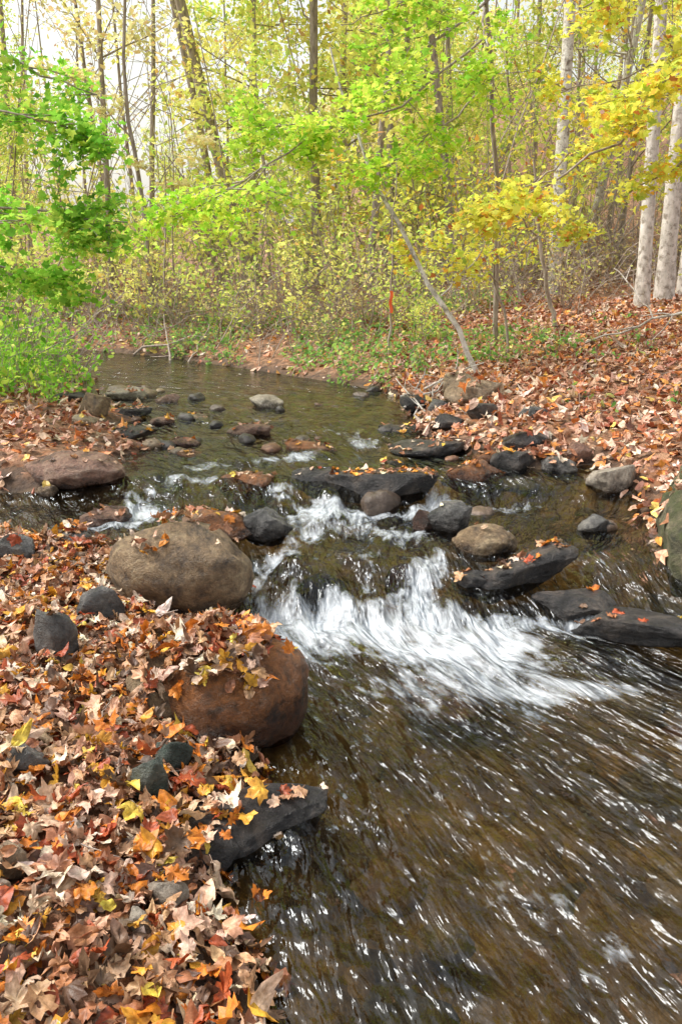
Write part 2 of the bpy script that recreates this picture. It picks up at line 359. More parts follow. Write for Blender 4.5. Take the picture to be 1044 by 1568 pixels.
rock('stone',1.30,3.9,.20,.11,'slate',sub=4,flat=.3,fac=.7);rock('stone',1.58,4.5,.34,.17,'pale',sub=4,fac=.8,flat=.3)
rock('mossy_boulder',1.66,3.42,.38,.38,'mossy',z=.10,dep=.7,fac=.9,flat=.9,wet=.12,leaf=.98,moss=.6,rough=.8)
rock('mossy_boulder',2.02,3.95,.6,.38,'mossy',z=.17,dep=.6,fac=.9,flat=.8,wet=.12,leaf=.98,moss=.6,rough=.8)
for a in [(1.06,6.45,.46,.19,'tan'),(1.04,5.85,.22,.11,'dark'),(1.03,7.0,.32,.20,'tan'),(1.5,4.97,.18,.13,'redbr'),(.8,5.9,.25,.12,'dark'),(.66,6.9,.3,.14,'dark'),(1.35,5.6,.2,.1,'slate'),(.8,6.5,.2,.1,'slate')]:
    rock('bank_stone',*a,sub=4,fac=.8,flat=.3,leaf=.45)
rock('submerged_rock',-.09,3.30,.26,.16,'dark',z=-.03,fac=.5,sub=4,wet=.3)
rock('submerged_rock',.29,3.38,.24,.17,'rust',z=-.03,fac=.5,sub=4,wet=.3)
rock('submerged_rock',.36,2.50,.38,.08,'redbr',z=-.09,fac=.3,flat=.5,sub=4,wet=-1)
rock('submerged_rock',.24,1.48,.14,.07,'pale',z=-.12,fac=.3,sub=4,wet=-1)
def stonemass(name,n,xr,yr,smin,smax,colset,zo=0,onwater=None,hf=(.25,.4),dm=0):
    V=[];F=[];C=[];off=0;v0,f0=ico(3)
    x=rng.uniform(*xr,n*4);y=rng.uniform(*yr,n*4);k=sdist(x,y)<dm
    if onwater is not None: k&=(vn(x*1.3+5,y*1.1)>-.1)|(sdist(x,y)>-.25)
    x=x[k][:n];y=y[k][:n];z=H(x,y) if onwater is None else np.maximum(W(x,y)+onwater,H(x,y))
    for k in range(len(x)):
        s=rng.uniform(smin,smax)*(1 if rng.random()<.8 else 1.6)
        v=v0*(1+.45*fbm(v0[:,0]*1.3+k*3,v0[:,1]*1.3,v0[:,2]*1.3,3))[:,None]*np.array([s,s*rng.uniform(.6,.9),s*rng.uniform(*hf)])
        a=rng.uniform(0,6.28);v=v@np.array([[math.cos(a),math.sin(a),0],[-math.sin(a),math.cos(a),0],[0,0,1]])
        V.append(v+np.array([x[k],y[k],z[k]+zo]));F.append(f0+off);off+=len(v0)
        c=np.array(colset[rng.integers(len(colset))])*rng.uniform(.6,1.2);C.append(np.tile(c,(len(v0),1)))
    V=np.concatenate(V);F=np.concatenate(F);C=np.concatenate(C)
    m,nt,out=newmat(name+'_mat');at=N(nt,'ShaderNodeAttribute',attribute_name='Col');g=N(nt,'ShaderNodeNewGeometry')
    n1=noise(nt,g.outputs['Position'],30,6,.7)
    c=mixc(nt,1,at.outputs['Color'],ramp(nt,n1,[(.3,(.4,.4,.4)),(.7,(1.2,1.2,1.2))]),'MULTIPLY')
    p=N(nt,'ShaderNodeBsdfPrincipled');L(nt,c,p.inputs['Base Color']);p.inputs['Roughness'].default_value=.3 if onwater is not None else .5
    L(nt,bump(nt,n1,.7,.02),p.inputs['Normal']);L(nt,p.outputs[0],out.inputs[0])
    addobj(name,mkmesh(name,V,F.ravel(),np.full(len(F),3),[m],col=C))
SC=[(.22,.15,.07),(.30,.18,.07),(.14,.11,.06),(.32,.24,.13),(.28,.13,.07),(.12,.11,.08)]
stonemass('streambed_stones',300,(-2,1.9),(.9,5.5),.03,.12,SC,-.03)
stonemass('riffle_stones',42,(-2.4,1.6),(3.9,8.6),.04,.10,[(.10,.08,.065),(.16,.11,.08),(.2,.10,.06),(.26,.19,.12),(.07,.06,.055)],.005,-.005,(.4,.6),.08)
# ---------------------------------------------------------------- leaves
def tmpl(half,ctr=(0,.15),ring=False):
    r=list(half);l=[(-x,y) for x,y in reversed(half) if abs(x)>1e-6]
    o=r+l;n=len(o)
    if not ring:
        return np.array([ctr]+o,float),np.array([[0,1+(i+1)%n,1+i] for i in range(n)])
    mid=[((x-ctr[0])*.55+ctr[0],(y-ctr[1])*.55+ctr[1]) for x,y in o]
    v=np.array([ctr]+mid+o,float);F=[]
    for i in range(n):
        j=(i+1)%n;F+=[[0,1+j,1+i],[1+i,1+j,1+n+j],[1+i,1+n+j,1+n+i]]
    return v,np.array(F)
MH=[(0,1),(.13,.74),(.26,.70),(.26,.50),(.46,.58),(.62,.50),(.50,.30),(.56,.08),(.36,-.02),(.28,-.18),(.03,-.12),(.012,-.45)]
OH=[(0,1),(.13,.86),(.24,.68),(.27,.62),(.37,.32),(.36,.22),(.30,-.08),(.16,-.25),(.015,-.34),(.01,-.6)]
KH=[(0,1),(.14,.9),(.16,.76),(.10,.68),(.30,.62),(.34,.50),(.16,.40),(.36,.28),(.38,.14),(.16,.08),(.24,-.10),(.06,-.25),(.01,-.55)]
T={'maple':tmpl(MH),'mapleN':tmpl(MH,ring=True),'ovalN':tmpl(OH,ring=True),'oakN':tmpl(KH,ring=True),
   'lobe':tmpl([(0,1),(.22,.52),(.58,.55),(.44,.2),(.46,-.1),(.03,-.15)]),
   'oval':tmpl([(0,1),(.22,.72),(.36,.28),(.28,-.12),(.05,-.34)]),
   'quad':(np.array([(0,.9),(.42,.1),(0,-.5),(-.42,.1)],float),np.array([[0,2,1],[0,3,2]]))}
def leaves(kind,pos,nrm,size,cols,curl=.5,rs=None):
    rs=rs or rng
    t,f=T[kind];n=len(pos);m=len(t)
    g=lambda s_: np.clip(rs.normal(0,s_,(n,1)),-1.6*s_,1.6*s_)
    a=g(curl);b=g(curl*.7);c=g(curl*.5);e=g(curl*.5)
    x=t[None,:,0]*np.ones((n,1));y=t[None,:,1]*rs.uniform(.85,1.1,(n,1))
    x=x*rs.uniform(.7,1.2,(n,1));x=x+rs.normal(0,.12,(n,1))*y*y
    z=a*x*x+b*y*y+c*np.abs(x)+e*x*y+rs.normal(0,.06 if m>5 else 0,(n,m))
    if kind.endswith('N'): z=z+.10*np.sin(x*9+rs.uniform(0,6,(n,1)))*np.abs(x)*2+.07*np.sin(y*8+rs.uniform(0,6,(n,1)))
    loc=np.stack([x,y,z],2)*np.asarray(size).reshape(n,1,1)
    nz=nrm/np.linalg.norm(nrm,axis=1,keepdims=True)
    r=rs.normal(size=(n,3));tx=np.cross(r,nz);tx/=np.linalg.norm(tx,axis=1,keepdims=True)+1e-9
    ty=np.cross(nz,tx)
    v=loc[:,:,0:1]*tx[:,None]+loc[:,:,1:2]*ty[:,None]+loc[:,:,2:3]*nz[:,None]+pos[:,None]
    F=(f[None]+(np.arange(n)*m)[:,None,None]).reshape(-1,3)
    C=np.repeat(cols,m,axis=0)
    if kind.endswith('N'):
        d=np.tile(np.hypot(t[:,0],t[:,1]-.15),n)[:,None];k=np.repeat(rs.uniform(-.5,.35,(n,1)),m,axis=0)
        C=np.clip(C*(1+k*(d-.35)*np.array([[1,1.4,1.2]])),0.01,.92)
    return v.reshape(-1,3),F,C
def pick(pal,n,rs=None,var=.2):
    rs=rs or rng
    w=np.array([p[0] for p in pal]);c=np.array([p[1] for p in pal])
    i=rs.choice(len(pal),n,p=w/w.sum())
    r=c[i]*rs.uniform(1-var,1+var,(n,1))*rs.uniform(.93,1.07,(n,3))
    return np.clip(r,0,.92)
PL=[(4,(.64,.36,.24)),(3,(.76,.53,.40)),(3,(.46,.20,.11)),(2,(.68,.25,.07)),(1.0,(.78,.35,.08)),(1.2,(.40,.11,.05)),(1.6,(.22,.11,.07)),(.4,(.80,.56,.14)),(1.9,(.82,.67,.55))]
PLN=[(3.6,(.56,.32,.18)),(3.4,(.73,.50,.35)),(2.8,(.40,.17,.08)),(2.4,(.72,.24,.03)),(1.6,(.84,.42,.05)),(1.5,(.42,.09,.03)),(2.8,(.16,.09,.055)),(.6,(.86,.60,.10)),(1.8,(.84,.69,.55))]
def Hn(x,y):
    e=.03;h=H(x,y);gx=(H(x+e,y)-h)/e;gy=(H(x,y+e)-h)/e
    return h,np.stack([-gx,-gy,np.ones_like(x)],1)
def litter(name,n,xr,yr,kinds,smean,pal,tilt,zmax,dmin=.0,dens=None,curl=.6,smooth=False):
    x=rng.uniform(*xr,n);y=rng.uniform(*yr,n);d=sdist(x,y)
    k=d+.04*rng.normal(size=n)>dmin
    if dens is not None: k&=rng.random(n)<dens(x,y,d)
    x,y=x[k],y[k];h,nr=Hn(x,y);n=len(x);keep=np.ones(n,bool)
    nr=nr.copy()
    for b,lo,hi,lf in ROCKS:
        idx=np.where((x>lo[0])&(x<hi[0])&(y>lo[1])&(y<hi[1]))[0]
        for i in idx:
            q=b.ray_cast(Vector((x[i],y[i],3)),Vector((0,0,-1)))
            if q[0] is not None and q[0].z>h[i]:
                h[i]=q[0].z+.003;nr[i]=q[1][:]
                if rng.random()>lf*(1 if x[i]<lo[0]+.75*(hi[0]-lo[0]) or lf>.97 else .35) or q[1].z<.5: keep[i]=False
    x,y,h,nr=x[keep],y[keep],h[keep],nr[keep];n=len(x)
    nr=nr+np.clip(rng.normal(0,tilt,(n,3)),-2*tilt,2*tilt)*np.array([1,1,.3]);nr[:,2]=np.where(rng.random(n)<.9,1,-1)*np.maximum(np.abs(nr[:,2]),.5)
    pos=np.stack([x,y,h+.006+zmax*rng.random(n)],1)
    cols=pick(pal,n);part=rng.random(n);V=[];F=[];C=[];off=0;s0=0
    for kd,pr in kinds:
        s=(part>=s0)&(part<s0+pr);s0+=pr
        v,f,c=leaves(kd,pos[s],nr[s],np.clip(rng.normal(smean,smean*.3,s.sum()),smean*.4,smean*1.5),cols[s],curl)
        V.append(v);F.append(f+off);C.append(c);off+=len(v)
    V=np.concatenate(V);F=np.concatenate(F);C=np.concatenate(C)
    addobj(name,mkmesh(name,V,F.ravel(),np.full(len(F),3),[M_litter],col=C,smooth=smooth))
litter('fallen_leaves',11500,(-1.7,0),(.95,4.2),[('mapleN',.42),('ovalN',.36),('oakN',.22)],.042,PLN,.45,.05,.01,curl=.75,smooth=True)
litter('fallen_leaves',8000,(-5,-1),(4.2,10),[('lobe',.5),('oval',.5)],.050,PL,.45,.04,-.03,lambda x,y,d:.6+.4*ss(.1,.4,d),curl=.8)
litter('fallen_leaves',28000,(.3,6.5),(3,12),[('lobe',.5),('oval',.5)],.050,PL,.48,.05,.0,curl=.8)
litter('fallen_leaves',14000,(-9,14),(9,24),[('quad',.6),('oval',.4)],.07,PL,.4,.04,-.02)
def rockleaves():
    V=[];F=[];C=[];off=0
    for b,lo,hi,lf in ROCKS:
        if lf<=0 or float(sdist(np.array([(lo[0]+hi[0])/2]),np.array([(lo[1]+hi[1])/2]))[0])>.15: continue
        n=int(lf*420*(hi[0]-lo[0])*(hi[1]-lo[1])+1);P=[];Q=[]
        for _ in range(n):
            q=b.ray_cast(Vector((rng.uniform(lo[0],hi[0]),rng.uniform(lo[1],hi[1]),3)),Vector((0,0,-1)))
            if q[0] is not None and q[1].z>.75: P.append(np.array(q[0][:])+(0,0,.006));Q.append(q[1][:])
        if not P: continue
        P=np.array(P);Q=np.array(Q)+rng.normal(0,.2,(len(P),3))
        v,f,c=leaves('mapleN' if rng.random()<.6 else 'ovalN',P,Q,rng.uniform(.025,.05,len(P)),pick(PLN,len(P)),.5);V.append(v);F.append(f+off);C.append(c);off+=len(v)
    V=np.concatenate(V);F=np.concatenate(F);C=np.concatenate(C)
    addobj('leaves_on_rocks',mkmesh('leaves_on_rocks',V,F.ravel(),np.full(len(F),3),[M_litter],col=C,smooth=True))
rockleaves()
# ---------------------------------------------------------------- plants
def tube(pts,rad,sides=6):
    pts=np.asarray(pts,float);n=len(pts);rad=np.asarray(rad,float)
    t=np.gradient(pts,axis=0);t/=np.linalg.norm(t,axis=1,keepdims=True)+1e-9
    ref=np.array([.31,.95,.02]);a=np.cross(t,ref);a/=np.linalg.norm(a,axis=1,keepdims=True)+1e-9;b=np.cross(t,a)
    an=np.arange(sides)/sides*2*math.pi
    v=pts[:,None]+rad[:,None,None]*(np.cos(an)[None,:,None]*a[:,None]+np.sin(an)[None,:,None]*b[:,None])
    i=np.arange(n-1)[:,None]*sides;j=np.arange(sides)[None];j2=(j+1)%sides
    f=np.stack([i+j,i+j2,i+sides+j2,i+sides+j],2).reshape(-1,4)
    return v.reshape(-1,3),f
def wander(p,d,length,n,rs,wob=.12,up=0.):
    d=np.array(d,float);d/=np.linalg.norm(d);st=length/(n-1)
    e=rs.normal(0,wob,(n-1,3));e[:,2]+=up
    D=d[None]+np.cumsum(e,0);D/=np.linalg.norm(D,axis=1,keepdims=True)
    return np.concatenate([np.zeros((1,3)),np.cumsum(D*st,0)])+np.array(p,float)
class Plant:
    def __init__(s,seed): s.V=[];s.F=[];s.off=0;s.L=[];s.rs=np.random.default_rng(seed)
    def tube(s,p,r,sides=6):
        v,f=tube(p,r,sides);s.V.append(v);s.F.append(f+s.off);s.off+=len(v)
    def limb(s,p,d,length,r,depth,ntw=5,twl=.5,nleaf=8,spread=.12,up=.03,wob=.12,sides=5,start=.25):
        rs=s.rs;n=7;pts=wander(p,d,length,n,rs,wob,up);s.tube(pts,np.linspace(r,r*.25,n),sides)
        s.sub(pts,length,r,depth,ntw,twl,nleaf,spread,up,wob,start)
    def sub(s,pts,length,r,depth,ntw,twl,nleaf,spread,up,wob,start):
        rs=s.rs;n=len(pts)
        for k in range(ntw):
            f=rs.uniform(start,1)*(n-1);i=min(int(f),n-2);q=pts[i]+(pts[i+1]-pts[i])*(f-i)
            ax=pts[i+1]-pts[i];ax/=np.linalg.norm(ax);dd=ax*.7+rs.normal(0,.6,3)*np.array([1,1,.5])
            l=length*twl*rs.uniform(.5,1.1)*(1-.4*f/(n-1))
            if depth>0: s.limb(q,dd,l,r*.4,depth-1,ntw,twl,nleaf,spread,up,wob,4)
            else:
                tp=wander(q,dd,l,4,rs,.15,up*.5);s.tube(tp,np.linspace(max(r*.35,.0025),.0015,4),3)
                m=rs.poisson(nleaf)
                if m:
                    u=rs.uniform(0,3,m);ii=np.minimum(u.astype(int),2)
                    s.L.append(tp[ii]+(tp[ii+1]-tp[ii])*(u-ii)[:,None]+rs.normal(0,spread,(m,3))*np.array([1,1,.6]))
    def mesh(s,name,bark,kind,size,pal,flat=.6,curl=.35):
        V=np.concatenate(s.V);F=np.concatenate(s.F);nb=len(V);C=np.full((nb,3),.5)
        loops=F.ravel();tot=np.full(len(F),4);mi=np.zeros(len(F))
        if s.L:
            P=np.concatenate(s.L);n=len(P);nr=s.rs.normal(0,flat,(n,3))+np.array([0,-.35,.8])
            cl=pick(pal,n,s.rs,.25)
            cl=np.clip(cl*(1+.25*vn(P[:,0]*2.2,P[:,1]*2.2,P[:,2]*2.2))[:,None],0,.95)
            v,f,c=leaves(kind,P,nr,s.rs.uniform(size*.6,size*1.2,n),cl,curl,s.rs)
            V=np.concatenate([V,v]);C=np.concatenate([C,c]);loops=np.concatenate([loops,(f+nb).ravel()]);tot=np.concatenate([tot,np.full(len(f),3)]);mi=np.concatenate([mi,np.ones(len(f))])
        return mkmesh(name,V,loops,tot,[bark,M_fol],mi,C,True)
GRN=[(3,(.30,.60,.07)),(3,(.44,.70,.10)),(1.5,(.18,.42,.05)),(1.5,(.68,.80,.14))]
LIME=[(3,(.48,.76,.08)),(3,(.62,.82,.12)),(1,(.32,.60,.07)),(1.5,(.84,.85,.15))]
YEL=[(4,(.94,.88,.26)),(3,(.88,.88,.26)),(2,(.74,.82,.22)),(1,(.94,.68,.2)),(.4,(.64,.40,.18))]
YOL=[(4,(.90,.86,.13)),(3,(.78,.82,.14)),(2,(.56,.70,.12)),(1.3,(.94,.76,.12)),(1.1,(.90,.48,.09)),(.4,(.55,.2,.07))]
YGR=[(3,(.76,.85,.2)),(2,(.58,.75,.16)),(3,(.90,.90,.24)),(1.3,(.42,.62,.13))]
PEA=[(4,(.95,.84,.42)),(3,(.95,.74,.38)),(2,(.93,.90,.46)),(1,(.82,.78,.34))]
BRN=[(3,(.56,.40,.24)),(2,(.72,.58,.28)),(1,(.44,.3,.2)),(4,(.78,.78,.26))]
def hz(x,y): return float(H(np.array([x]),np.array([y]))[0])
def forest(seed,h,r,pal,kind,size,crown0=.3,nl=16,lean=.05,ll=.28,bark=None,nleaf=9):
    p=Plant(seed);rs=p.rs;n=12
    pts=wander((0,0,-.2),(rs.normal(0,lean),rs.normal(0,lean),1),h,n,rs,.035,.02)
    rad=np.linspace(1,.22,n)*r;rad[0]*=1.35;p.tube(pts,rad,8)
    for k in range(nl):
        f=rs.uniform(crown0,.98)*(n-1);i=min(int(f),n-2);q=pts[i]+(pts[i+1]-pts[i])*(f-i)
        a=rs.uniform(0,6.28);l=h*ll*rs.uniform(.6,1.1)*(1.15-.6*f/(n-1))
        p.limb(q,(math.cos(a),math.sin(a),rs.uniform(.1,.8)),l,r*.28*(1.2-f/(n-1)),1,4,.5,nleaf,.22,.03,.13)
    return p.mesh('tree_variant',bark or M_bark,kind,size,pal)
TV=[forest(11,11,.08,YEL,'quad',.11,.12,22,nleaf=10),forest(12,12,.09,YGR,'quad',.11,.12,22,nleaf=10),forest(13,9,.05,YOL,'quad',.105,.1,22,nleaf=10),forest(14,13,.11,YEL,'quad',.11,.2,18,bark=M_barkpale,nleaf=10),
    forest(15,10,.05,PEA,'quad',.105,.2,14,nleaf=6),forest(16,12,.08,BRN,'quad',.10,.3,12,nleaf=3),forest(17,7,.04,YGR,'quad',.105,.08,20,nleaf=9)]
rt=np.random.default_rng(3);placed=[]
cnt=0
while cnt<50:
    y=rt.uniform(14.5,32);x=rt.uniform(-.47*y-2.5,.47*y+2.5)
    if float(sdist(np.array([x]),np.array([y]))[0])<.6: continue
    if any((x-a)**2+(y-b)**2<1.5 for a,b in placed): continue
    u=x/y
    if -.38<u<-.13:
        v=int(rt.choice([4,5,4,5])) 
        if rt.random()<.62: continue
    elif u<-.13: v=int(rt.choice([4,0,4,6,1]))
    elif u<.1: v=int(rt.choice([0,1,1,0,6,5]))
    else: v=int(rt.choice([2,0,3,5,2,6,1,1]))
    if -.07<u<0 and y>20: continue
    placed.append((x,y));addobj('deciduous_tree',TV[v],(x,y,hz(x,y)),rt.uniform(0,6.28),rt.uniform(.75,1.1));cnt+=1
dw=bpy.data.objects.new('distant_woodland',None);sc.collection.objects.link(dw)
for k in range(66):
    y=rt.uniform(33,75);x=rt.uniform(-.55*y-4,.55*y+4)
    u=x/y
    sc_=rt.uniform(.9,1.4)*(.7 if u<-.05 else 1)
    if -.36<u<-.12:
        if rt.random()<.4: continue
        sc_*=.6
    if -.08<u<.0: sc_*=.7
    o=addobj('woodland_tree',TV[int(rt.choice([0,1,2,3,4,0,1]))],(x,y,hz(x,y)),rt.uniform(0,6.28),sc_);o.parent=dw
def shrub(seed,h,pal,nst=9,size=.07,nleaf=6,kind='quad',nb=7):
    p=Plant(seed);rs=p.rs
    for k in range(nst):
        a=rs.uniform(0,6.28);d=(math.cos(a)*.5,math.sin(a)*.5,1)
        pts=wander((rs.normal(0,.12),rs.normal(0,.12),-.05),d,h*rs.uniform(.6,1.1),8,rs,.1,-.02)
        p.tube(pts,np.linspace(.012,.003,8),4);p.sub(pts,h,.010,0,nb,.35,nleaf,.12,.02,.12,.15)
    return p.mesh('shrub_variant',M_stem,kind,size,pal)
SV=[shrub(21,1.6,YGR,9,.075,9),shrub(22,2.4,YEL,10,.085,9),shrub(23,2.8,YOL,11,.08,8),shrub(24,1.5,BRN,12,.065,4),shrub(25,1.3,GRN,9,.065,10),shrub(26,3.4,YGR,11,.085,9)]
def shr(x,y,v,s=1): addobj('shrub',SV[v],(x,y,hz(x,y)),rt.uniform(0,6.28),s)
for (x,y,v,s) in [(-5.2,15.2,0,1),(-4.2,14.2,3,1),(-3.3,13.5,1,.8),(-2.6,13.2,3,.9),(-1.9,12.5,0,.8),(-1.2,12.0,3,.8),(-.5,11.4,1,.7),(.3,11.0,3,.8),(1.0,10.8,0,.7),(1.8,11.4,3,.7),(2.6,12.2,2,.8),(3.4,13.2,3,.9),(.0,13.0,5,.9),(-1.6,14,5,1),(-3.4,15.2,5,1),(1.4,13.4,2,1),(2.8,14.5,2,1.1),(5.6,13.5,3,1),(6.5,15,2,1.1),(-6.8,15.6,1,1.1),(-7.5,11,1,1),(-5,10.6,1,.9),(-4.4,10,0,1),(-6,10.5,5,1),(-5.6,8.5,4,1.1),(4.8,14.5,3,1),(-.6,15.5,2,1.1),(-2.4,16.6,5,1.2),(1,16.5,5,1.2),(7.5,17.5,2,1.3),(4,17,1,1.2),(-4.2,17.5,1,1.2),(-7,17.5,5,1.2),(3.0,11.0,3,.6),(-3.9,9.6,4,.7),(.9,9.7,0,.45),(-.2,10.4,3,.5),(-5.5,19,1,1.2),(-3,20,5,1.2),(-8.5,20,1,1.4),(-1,21,1,1.4),(3,20,2,1.4),(6,21,1,1.4),(-6.5,23,0,1.6),(-4,24,1,1.2),(.5,18.5,1,1.2),(9.5,20,2,1.4),(2,24,5,1.5),(-9,17,5,1.2),(-10,14.8,1,1.2),(-.8,18,5,1.2),(2.2,18.5,5,1.1)]:
    shr(x,y,v,s)
def bigtree(name,x,y,h,r,seed,bark,pal,lean=(0,0),crown0=.45,sides=12,nl=9,ll=.2,size=.10,kind='quad',nleaf=9,wob=.03):
    p=Plant(seed);rs=p.rs;n=14;z=hz(x,y)
    pts=wander((0,0,-.2),(lean[0],lean[1],1),h,n,rs,wob,.0)
    rad=np.linspace(1,.4,n)*r;rad[0]*=1.3;p.tube(pts,rad,sides)
    for k in range(nl):
        f=rs.uniform(crown0,.98)*(n-1);i=min(int(f),n-2);q=pts[i]+(pts[i+1]-pts[i])*(f-i);a=rs.uniform(0,6.28)
        p.limb(q,(math.cos(a),math.sin(a),.4),h*ll*rs.uniform(.6,1),r*.25,1,5,.5,nleaf,.2)
    addobj(name,p.mesh(name,bark,kind,size,pal),(x,y,z))
bigtree('pale_barked_tree',3.95,10.9,11,.09,31,M_barkpale,YOL,(-.025,0),wob=.008)
bigtree('pale_barked_tree',4.35,11.2,12,.115,32,M_barkpale,YOL,(-.03,0),wob=.008)
bigtree('pale_barked_tree',4.78,11.6,11,.10,33,M_barkpale,YEL,(-.01,0),wob=.008)
bigtree('birch_tree',3.3,13,12,.10,34,M_birch,YEL,(-.015,0),wob=.012)
bigtree('leaning_tree',-1.75,17.5,10,.15,35,M_bark,YGR,(-.24,.0),.6,nl=8)
bigtree('leaning_tree',-2.6,19.5,10,.10,36,M_bark,YEL,(-.12,.0),.6,nl=6)
bigtree('forest_tree',-.5,16.5,11,.10,37,M_bark,YGR,(-.02,0),.4)
bigtree('forest_tree',.45,14.5,10,.07,38,M_bark,YGR,(.03,0),.4)
bigtree('forest_tree',2.2,16,11,.08,40,M_bark,YOL,(-.1,0),.4)
bigtree('forest_tree',5.9,13,11,.09,41,M_bark,YOL,(.04,0),.3)
bigtree('forest_tree',-4.2,15.2,9,.06,42,M_bark,PEA,(.03,0),.4)
def sapling(name,paths,boughs,bark,pal,kind,size,seed,nleaf=7,dens=1,tw=.35,spread=.08):
    p=Plant(seed)
    def sm(pts,k_,j):
        pts=np.array(pts,float);u=np.linspace(0,len(pts)-1,k_);q=np.stack([np.interp(u,np.arange(len(pts)),pts[:,k]) for k in range(3)],1)
        q[1:-1]=(q[:-2]+q[1:-1]*2+q[2:])/4;q[1:-1]+=p.rs.normal(0,j,(k_-2,3));return q
    for pts,r0,r1 in paths: p.tube(sm(pts,14,.015),np.linspace(r0,r1,14),8)
    for pts,r,n in boughs:
        q=sm(pts,12,.02);p.tube(q,np.linspace(r,r*.3,12),6)
        ln=np.linalg.norm(q[-1]-q[0])
        p.sub(q,ln*tw/.45,r,1,int(n*dens),.45,nleaf,spread,-.01,.12,.1)
    addobj(name,p.mesh(name,bark,kind,size,pal,.45,.3))
zl=hz(-3.4,6.4)
sapling('green_maple_tree',[([(-3.4,6.4,zl-.1),(-3.35,6.4,2),(-3.2,6.5,4.8)],.07,.03)],
 [([(-3.35,6.4,1.6),(-2.6,6.2,1.9),(-1.5,6.0,1.75)],.015,10),([(-3.35,6.4,2.1),(-2.6,6.0,2.5),(-1.7,5.8,2.35)],.015,10),([(-3.3,6.4,2.7),(-2.4,6.3,2.9),(-1.7,6.2,2.6)],.015,6),
  ([(-3.35,6.4,1.2),(-2.7,6.4,1.5),(-1.9,6.3,1.3)],.015,9),([(-3.35,6.4,1.4),(-2.8,5.6,1.7),(-2.0,5.2,1.7)],.015,8),([(-3.35,6.4,1.8),(-2.9,7.2,1.9),(-2.3,7.8,1.7)],.015,9),([(-3.35,6.4,1.3),(-3.2,7.2,1.5),(-2.8,8.2,1.3)],.015,8)],M_bark,GRN,'lobe',.052,51,12)
zc=hz(1.75,9.2)
sapling('maple_sapling',[([(1.75,9.2,zc-.1),(1.65,9.1,2),(1.35,8.6,4.2),(1.2,8.4,5)],.03,.015)],
 [([(1.4,8.7,3.9),(.4,7.8,3.0),(-.5,7.2,2.3),(-1.25,6.9,1.9)],.015,14),([(1.4,8.7,3.6),(.6,8.0,2.9),(.0,7.6,2.6),(-.7,7.4,2.6)],.013,11),([(1.5,8.8,3.2),(.9,8.2,2.7),(.4,7.8,2.3)],.012,8),([(1.3,8.5,4.2),(.6,8,3.7),(.0,7.6,3.4)],.012,7),([(1.35,8.6,3.8),(1.3,8,3.2),(1.2,7.5,2.9)],.012,7)],M_bark,LIME,'lobe',.055,52,10)
zr=hz(3.7,7.4)
sapling('yellow_maple_tree',[([(3.7,7.4,zr-.1),(3.65,7.4,3),(3.5,7.4,5.5)],.08,.03)],
 [([(3.6,7.4,3.2),(2.8,7.2,2.9),(1.9,7.0,2.2),(1.3,6.9,1.9)],.018,12),([(3.6,7.4,4.2),(2.7,7.0,3.9),(1.8,6.8,3.3)],.018,10),([(3.6,7.4,2.4),(3.0,7.2,2.4),(2.3,7.0,2.0)],.015,7),([(3.6,7.4,3.6),(3,6.6,3.2),(2.3,6.2,2.7)],.015,9),([(3.5,7.4,4.6),(2.8,7.8,4.2),(2.2,8,3.7)],.015,9),([(3.6,7.4,3.4),(3.0,7.9,3.2),(2.0,8.1,3.0)],.015,8)],M_bark,YOL,'lobe',.055,53,10)
zq=hz(1.35,8.0)
sapling('leaning_sapling',[([(1.35,7.8,zq-.05),(.95,7.9,1.15),(.45,8.1,2.0),(.15,8.2,2.6),(-.1,8.3,3.4)],.028,.010)],[([(.4,8.1,2.1),(.0,8,2.4),(-.5,7.9,2.5)],.01,5),([(.95,7.9,1.2),(1.3,7.8,1.6),(1.5,7.7,2.0)],.01,5)],M_barkpale,YOL,'lobe',.05,54,6)
zq=hz(1.75,8.6)
sapling('sapling',[([(1.75,8.6,zq-.05),(1.7,8.6,.9),(1.55,8.5,1.4),(1.6,8.4,1.9),(1.9,8.3,2.3)],.016,.007)],[([(1.6,8.5,1.3),(1.1,8.3,1.6),(.6,8.2,1.7)],.008,7),([(1.6,8.5,1.5),(2.0,8.3,1.8),(2.3,8.2,1.8)],.008,6)],M_bark,YOL,'lobe',.052,55,7)
zq=hz(2.5,9.5)
sapling('sapling',[([(2.5,9.5,zq-.05),(2.35,9.5,1.2),(2.2,9.5,1.8),(2.1,9.5,2.6)],.03,.012)],[([(2.2,9.5,1.8),(1.8,9.3,2.1),(1.3,9.2,2.2)],.01,7),([(2.1,9.5,2.3),(2.5,9.3,2.7),(2.9,9.2,2.8)],.01,6)],M_stem,YOL,'lobe',.058,56,7)
sapling('sapling',[([(-3.2,14.0,.5),(-3.2,14.0,2.2),(-3.4,14.0,4),(-3.3,14.0,6)],.05,.02)],[([(-3.2,14.0,2.4),(-2.6,13.7,3.2),(-2,13.6,3.4)],.012,7),([(-3.3,14.0,3.4),(-3.9,13.7,4.2),(-4.6,13.6,4.4)],.012,7)],M_bark,PEA,'lobe',.08,57,7)
